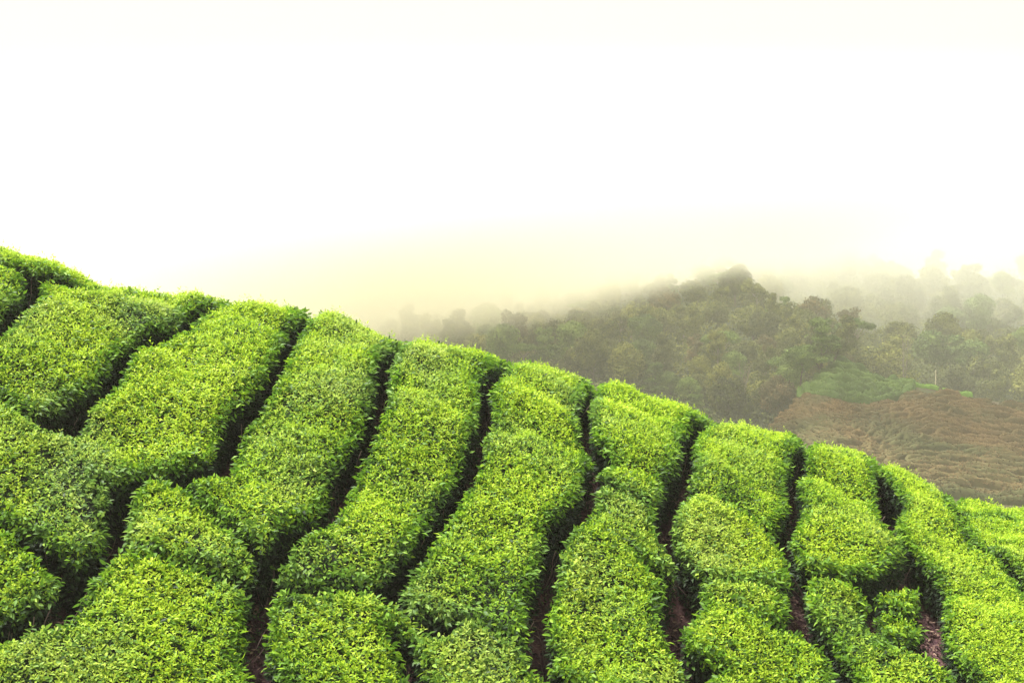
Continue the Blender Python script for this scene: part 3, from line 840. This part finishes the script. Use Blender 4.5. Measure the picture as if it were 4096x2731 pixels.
KINDS = {}
for q, (kind, mat, bark, lv) in enumerate([('round', M_TREE, M_BARK, 290), ('dome', M_TREE, M_BARK, 250), ('tall', M_TREE, M_PALE, 330), ('tiered', M_TREE_FRESH, M_BARK, 300), ('ragged', M_TREE, M_PALE, 300),
                                         ('umbrella', M_TREE_FRESH, M_PALE, 330), ('round', M_TREE_FRESH, M_BARK, 290), ('ragged', M_TREE_RUST, M_BARK, 300), ('dome', M_TREE_RUST, M_BARK, 250)]):
    KINDS[(kind, mat.name)] = [lambda s=q, k=kind, m=mat, b=bark, l=lv, n=n: build_tree(k, 900 + s * 10 + n, l, m, b) for n in range(2)]
PROTO = {}
def tree(kind, mat, variant, loc, scale, rz, label, group, name='forest_tree'):
    key = (kind, mat.name, variant)
    if key not in PROTO:
        PROTO[key] = KINDS[(kind, mat.name)][variant](); o = PROTO[key]
    else:
        o = copy_tree(PROTO[key])
    o.location = [float(x) for x in loc]; o.scale = [float(x) for x in scale]; o.rotation_euler = (0, 0, rz)
    for kk in ('label', 'category', 'group'):
        if kk in o: del o[kk]
    return tag(o, label, 'tree', group)

# ground of the forested spur and of the hill behind it
SPUR_BASE = [(900, 1420), (1500, 1470), (1900, 1560), (2400, 1700), (2700, 1770), (2950, 1760), (3088, 1715), (3190, 1620), (3300, 1540), (3380, 1500), (3480, 1590), (3700, 1770)]
SPUR_TOP = [(700, 1560), (900, 1480), (1200, 1390), (1500, 1310), (1900, 1220), (2300, 1140), (2600, 1105), (2850, 1120), (3000, 1195), (3150, 1300), (3250, 1375), (3330, 1435), (3400, 1490), (3480, 1570), (3700, 1750)]
def spur(u, t):
    yb = np.interp(u, [2700, 3088, 3380], [172, 168, 186])
    yt = np.interp(u, [2700, 3100, 3400], [318, 270, 206])
    vb, vt = interp(u, SPUR_BASE), interp(u, SPUR_TOP)
    vb = np.maximum(vb, vt + 8)
    s = 1 - t
    v = vt + (vb - vt) * s
    y = yt - (yt - yb) * s ** .75
    return P3(u, v, y)
RIDGE_BASE = [(2400, 1500), (3000, 1510), (3300, 1535), (3600, 1570), (4096, 1660), (4700, 1740)]
RIDGE_TOP = [(1800, 1150), (2200, 1060), (2600, 1005), (2800, 990), (2991, 980), (3105, 1010), (3229, 1026), (3392, 1042), (3527, 1080), (3636, 1108), (3690, 1132), (3760, 1114), (3880, 1114), (4096, 1120), (4700, 1140)]
def ridge(u, t):
    yb, yt = 236 + 0 * u, 430 + 0 * u
    vb, vt = interp(u, RIDGE_BASE), interp(u, RIDGE_TOP)
    s = 1 - t
    v = vt + (vb - vt) * s
    y = yt - (yt - yb) * s ** .75
    return P3(u, v, y)
def hill_sheet(name, fn, u0, u1, back, low):
    us = np.linspace(u0, u1, 70); rows = []
    p = fn(us, np.full_like(us, low)); p[:, 1] -= 8; p[:, 2] = VALLEY_Z - 2; rows.append(p)
    for t in np.linspace(low, 1, 40):
        rows.append(fn(us, np.full_like(us, t)))
    last = rows[-1]
    for k in range(1, 10):
        d = back * k / 9; p = last.copy(); p[:, 1] += d
        p[:, 2] = last[:, 2] + (VALLEY_Z - 2 - last[:, 2]) * (k / 9) ** 1.6
        rows.append(p)
    sheet(name, rows, M_FLOOR)
hill_sheet('forest_hill', spur, 500, 3560, 90, -.5)
hill_sheet('forest_ridge', ridge, 1800, 4700, 140, 0)

SPECIAL = []     # (u, v) of the trees placed one by one, to keep the others clear of them
def special(kind, mat, variant, u, v_base, y, width, height, rz, label, z=None):
    H = {'round': 8.0, 'dome': 6.6, 'tall': 8.9, 'tiered': 8.0, 'ragged': 8.0, 'umbrella': 7.0}[kind]
    Wd = {'round': 5.2, 'dome': 5.6, 'tall': 2.5, 'tiered': 5.3, 'ragged': 4.6, 'umbrella': 7.2}[kind]
    p = P3(u, v_base, y)
    hw, hh = width * y / F, height * y / F
    tree(kind, mat, variant, p, (hw / Wd, hw / Wd, hh / H), rz, label, None)
    SPECIAL.append((p, hw * .55))

special('dome', M_TREE_RUST, 0, 3112, 1722, 172, 165, 225, .4, 'orange tinged tree standing where the forest meets the brown field')
special('dome', M_TREE, 0, 2912, 1760, 176, 185, 265, 1.4, 'dense domed dark tree next to the orange tinged tree')
special('tall', M_TREE, 0, 3086, 1420, 236, 50, 260, .3, 'narrow columnar tree rising above the forest spur into the mist')
special('umbrella', M_TREE_FRESH, 0, 3424, 1480, 225, 165, 205, .8, 'pale spreading umbrella tree with a bare forked trunk above the green patch')
special('tiered', M_TREE_FRESH, 0, 3285, 1530, 166, 200, 265, .2, 'tall layered green tree at the corner of the green patch')
special('round', M_TREE, 1, 3342, 1490, 172, 115, 150, 1.9, 'small dark tree at the upper corner of the green patch')
special('ragged', M_TREE, 0, 2873, 1530, 205, 110, 220, 2.2, 'forest tree with a pale bare forked trunk behind the domed dark tree')
special('round', M_TREE_FRESH, 0, 3200, 1590, 164, 165, 205, 2.9, 'bluish green rounded tree just inside the forest edge beside the green patch')

def bare_tree(name, u, v, y, width, height, stems, seed, label, r0=.09):
    rng = np.random.default_rng(seed)
    base = P3(u, v, y); hh, hw = height * y / F, width * y / F
    root = empty(name, base); tag(root, label, 'tree')
    tp, bp = [], []
    for k in range(stems):
        p0 = np.array([rng.normal(0, .12), rng.normal(0, .12), -.6])
        p1 = np.array([rng.uniform(-.5, .5) * hw * .7, rng.uniform(-.4, .4) * hw, hh * rng.uniform(.75, 1)])
        pts = wander(p0, p1, 8, .08, rng)
        tp.append((pts, np.linspace(r0, r0 * .35, 8)))
        for _ in range(9):
            i = rng.integers(3, 8); e = pts[i] + np.array([rng.normal(0, hw * .22), rng.normal(0, hw * .22), rng.uniform(.2, .9)])
            bp.append((wander(pts[i], e, 5, .05, rng), np.linspace(r0 * .35, r0 * .15, 5)))
    v_, q_ = tubes(tp, 6); mesh_np('trunk', v_, [q_], M_PALE, root)
    v_, q_ = tubes(bp, 4); mesh_np('branches', v_, [q_], M_PALE, root)
bare_tree('bare_tree', 3614, 1560, 232, 75, 215, 4, 21, 'tall thin pale leafless tree above the crest of the brown knoll', .085)
bare_tree('bare_tree', 2979, 1560, 178, 70, 110, 6, 22, 'bushy pale leafless tree in the dark gap above the domed dark tree', .05)

def post():
    base = field_point(np.array(3753.0), f_top(3753.0)); base[1] += 1.2; base[2] += .1
    root = empty('utility_post', base); tag(root, 'pale bare post standing behind the crest of the brown knoll', 'post')
    v, q = tubes([(np.array([[0, 0, -.8], [.03, 0, 1.2], [.05, 0, 2.35]]), np.array([.075, .068, .06]))], 8)
    mesh_np('shaft', v, [q], M_POST, root)
post()

WORDS = {('round', 'forest_leaves'): 'dark rounded', ('dome', 'forest_leaves'): 'dark domed', ('tall', 'forest_leaves'): 'narrow upright', ('tiered', 'fresh_forest_leaves'): 'layered green',
         ('ragged', 'forest_leaves'): 'ragged open crowned', ('umbrella', 'fresh_forest_leaves'): 'spreading flat crowned', ('round', 'fresh_forest_leaves'): 'fresh green rounded',
         ('ragged', 'rust_tinged_leaves'): 'brownish ragged', ('dome', 'rust_tinged_leaves'): 'brownish domed'}
def forest(fn, name, u0, u1, want, seed, sep, sizes, zone, kinds, sink):
    rng = np.random.default_rng(seed); placed = []; tries = 0
    while len(placed) < want and tries < 60000:
        tries += 1
        u, t = rng.uniform(u0, u1), rng.random() ** 1.05
        p = fn(np.array(u), np.array(t))
        pv = CY - F * p[2] / p[1]
        if pv > vcrest(u) + 70: continue
        if abs(u - 3484) < 45 and 1290 < pv < 1480: continue    # an opening in the canopy
        if any((p[0] - q[0]) ** 2 + ((p[1] - q[1]) * .38) ** 2 < sep * sep for q in placed): continue
        if any((p[0] - q[0]) ** 2 + ((p[1] - q[1]) * .5) ** 2 < r * r for q, r in SPECIAL): continue
        placed.append(p)
        kind, m = kinds[rng.choice(len(kinds), p=[.26, .20, .09, .09, .16, .04, .09, .04, .03])]
        s = rng.uniform(*sizes)
        z = zone(u, t)
        text = '%s tree %s' % (WORDS[(kind, m.name)], z)
        p = p - np.array([0, 0, sink * s])
        tree(kind, m, int(rng.integers(2)), p, (s * rng.uniform(.9, 1.15), s * rng.uniform(.9, 1.15), s * rng.uniform(.85, 1.2)), rng.random() * 6.28, text, WORDS[(kind, m.name)] + ' trees ' + z)
KL = [('round', M_TREE), ('dome', M_TREE), ('tall', M_TREE), ('tiered', M_TREE_FRESH), ('ragged', M_TREE), ('umbrella', M_TREE_FRESH), ('round', M_TREE_FRESH), ('ragged', M_TREE_RUST), ('dome', M_TREE_RUST)]
def spur_zone(u, t):
    if u < 2000: return 'fading into the mist at the thin end of the forest spur'
    if t > .72: return 'near the misty top of the forest spur'
    if u > 3050: return 'on the steep edge of the spur above the green patch'
    if t > .35: return 'halfway up the forest spur'
    return 'at the dark foot of the forest spur'
def ridge_zone(u, t):
    if t > .8: return 'on the skyline of the hazy far ridge'
    if u > 3800: return 'on the hazy far ridge beyond the knoll and pale post'
    if t > .4: return 'on the misty upper side of the far ridge'
    return 'at the foot of the far ridge behind the green patch'
forest(spur, 'spur', 1450, 3390, 180, 11, 2.75, (.72, 1.25), spur_zone, KL, 2.6)
forest(ridge, 'ridge', 2850, 4180, 112, 12, 4.0, (1.2, 1.85), ridge_zone, KL, 3.2)

def undergrowth(fn, u0, u1, low, n, seed, high, label):
    rng = np.random.default_rng(seed)
    u, t = rng.uniform(u0, u1, n), rng.uniform(low, 1, n)
    P = fn(u, t); clump = np.clip(.45 + .8 * vnoise(P[:, 0], P[:, 1] * .6, 3.2, seed), .05, 1)
    P[:, 2] += clump * high * rng.random(n) ** .5
    N = unit(np.array([0, -.6, .8]) + rng.normal(0, .5, (n, 3))); A = unit(rng.normal(0, 1, (n, 3)))
    L = rng.uniform(.3, .6, n)
    v, f, k = leaf_geometry(P, A, N, L, L * .7, rng.uniform(0, .3, n), .2, False)
    tag(mesh_np('undergrowth', v, f, M_TREE, attrs={'leaf_age_shade': np.repeat(np.clip(rng.normal(.18, .12, n) + .35 * clump * (t > .3), 0, 1), k)}), label, 'undergrowth', kind='stuff')
undergrowth(spur, 600, 3420, -.5, 190000, 31, 2.6, 'dark green undergrowth between the trees of the forest spur')
undergrowth(ridge, 2500, 4500, 0, 110000, 32, 4.5, 'hazy undergrowth between the trees of the far ridge')

# two tangles of bare pruned twigs
def brushwood(u, v, n, size, seed, label):
    y = float(depth_of(u, v)); x = y * (u - CX) / F
    base = np.array([x, y, float(ground_z(x, y)) + .05]); rng = np.random.default_rng(seed)
    paths = []
    for _ in range(n):
        p0 = np.append(rng.normal(0, size, 2), rng.uniform(0, .06)); d = unit(np.append(rng.normal(0, 1, 2), rng.uniform(.3, 1.2)))
        p1 = p0 + d * rng.uniform(.12, .38)
        r = rng.uniform(.003, .007)
        paths.append((wander(p0, p1, 5, .022, rng), np.linspace(r, r * .4, 5)))
    v_, q_ = tubes(paths, 4)
    tag(mesh_np('brushwood', v_ + base, [q_], M_DRYTWIG, loc=base), label, 'brushwood', kind='stuff')
brushwood(2696 + 1590 / 1.68, 1798 + 1290 / 1.68, 130, .16, 41, 'tangle of pale bare pruned twigs below the wedge shaped bush')
brushwood(2696 + 1350 / 1.68, 1798 + 985 / 1.68, 60, .10, 42, 'few pale bare twigs beside the small low tea bush')

# ------------------------------------------------------------------ the air: even haze, and the cloud lying on the spur
def volume_box(name, lo, hi, label, build):
    lo, hi = np.array(lo, float), np.array(hi, float)
    V = np.array([[(lo, hi)[i][0], (lo, hi)[j][1], (lo, hi)[k][2]] for i in (0, 1) for j in (0, 1) for k in (0, 1)])
    Q = np.array([[0, 1, 3, 2], [4, 6, 7, 5], [0, 4, 5, 1], [2, 3, 7, 6], [0, 2, 6, 4], [1, 5, 7, 3]])
    m = bpy.data.materials.new(name); m.use_nodes = True; t = m.node_tree; t.nodes.clear()
    out = t.nodes.new('ShaderNodeOutputMaterial')
    build(m, t, out)
    o = mesh_np(name, V, [Q], m, smooth=False)
    return tag(o, label, 'haze' if name == 'haze' else 'mist', kind='stuff')

def haze_nodes(m, t, out):
    v = t.nodes.new('ShaderNodeVolumePrincipled')
    v.inputs['Color'].default_value = (*HAZE_COLOR, 1); v.inputs['Density'].default_value = HAZE_DENSITY; v.inputs['Anisotropy'].default_value = .2
    t.links.new(v.outputs[0], out.inputs['Volume'])
volume_box('haze', (-1500, -1450, VALLEY_Z - 4), (1500, 1550, 48), 'pale warm haze filling the air over the whole valley', haze_nodes)

def mist_nodes(m, t, out):
    N, Lk = t.nodes.new, t.links.new
    geo = N('ShaderNodeNewGeometry'); sx = N('ShaderNodeSeparateXYZ'); Lk(geo.outputs['Position'], sx.inputs[0])
    def math_(op, a, b=None, c=None, clamp=False):
        n = N('ShaderNodeMath'); n.operation = op; n.use_clamp = clamp
        for i, x in enumerate((a, b, c)):
            if x is None: continue
            if isinstance(x, (int, float)): n.inputs[i].default_value = x
            else: Lk(x, n.inputs[i])
        return n.outputs[0]
    mp = N('ShaderNodeMapping'); mp.inputs['Scale'].default_value = (.022, .012, .04); Lk(geo.outputs['Position'], mp.inputs['Vector'])
    nz = N('ShaderNodeTexNoise'); nz.inputs['Scale'].default_value = 1.0; nz.inputs['Detail'].default_value = 3; Lk(mp.outputs[0], nz.inputs['Vector'])
    # the cloud's lower side: low to the left, over the spur's top to the right; behind the spur it lies lower in the gully
    b = math_('DIVIDE', math_('SUBTRACT', sx.outputs['Y'], 288.0), 24.0, clamp=True)
    f1 = math_('MULTIPLY_ADD', sx.outputs['X'], MIST_SLOPE, MIST_FLOOR)
    f2 = math_('MULTIPLY_ADD', sx.outputs['X'], .01, -16.0)
    floor = math_('ADD', f1, math_('MULTIPLY', b, math_('SUBTRACT', f2, f1)))
    h = math_('SUBTRACT', sx.outputs['Z'], floor)
    h = math_('ADD', h, math_('MULTIPLY_ADD', nz.outputs['Fac'], MIST_RAG, -MIST_RAG * .5))
    a = math_('DIVIDE', h, MIST_SOFT, clamp=True)
    a = math_('MULTIPLY', a, a)
    top = math_('SUBTRACT', 1.0, math_('DIVIDE', math_('SUBTRACT', sx.outputs['Z'], math_('MULTIPLY_ADD', b, 14.0, 16.0)), 16.0, clamp=True))
    a = math_('MULTIPLY', a, top)
    a = math_('MULTIPLY', a, math_('SUBTRACT', 1.0, math_('MULTIPLY', b, .968)))
    a = math_('MULTIPLY', a, math_('MULTIPLY_ADD', math_('DIVIDE', math_('ADD', sx.outputs['X'], 58.0), 45.0, clamp=True), .8, .2))     # it thins out to the left
    d = math_('MULTIPLY', a, MIST_DENSITY)
    v = N('ShaderNodeVolumePrincipled')
    v.inputs['Color'].default_value = (*MIST_COLOR, 1); v.inputs['Anisotropy'].default_value = .2
    Lk(d, v.inputs['Density']); Lk(v.outputs[0], out.inputs['Volume'])
    m.cycles.homogeneous_volume = False
MIST_SLOPE, MIST_FLOOR, MIST_RAG, MIST_SOFT, MIST_DENSITY = .235, 0.0, 16.0, 14.0, .15
volume_box('mist', (-150, 145, -22), (230, 470, 60), 'bank of cream cloud lying over the top of the forest spur', mist_nodes)
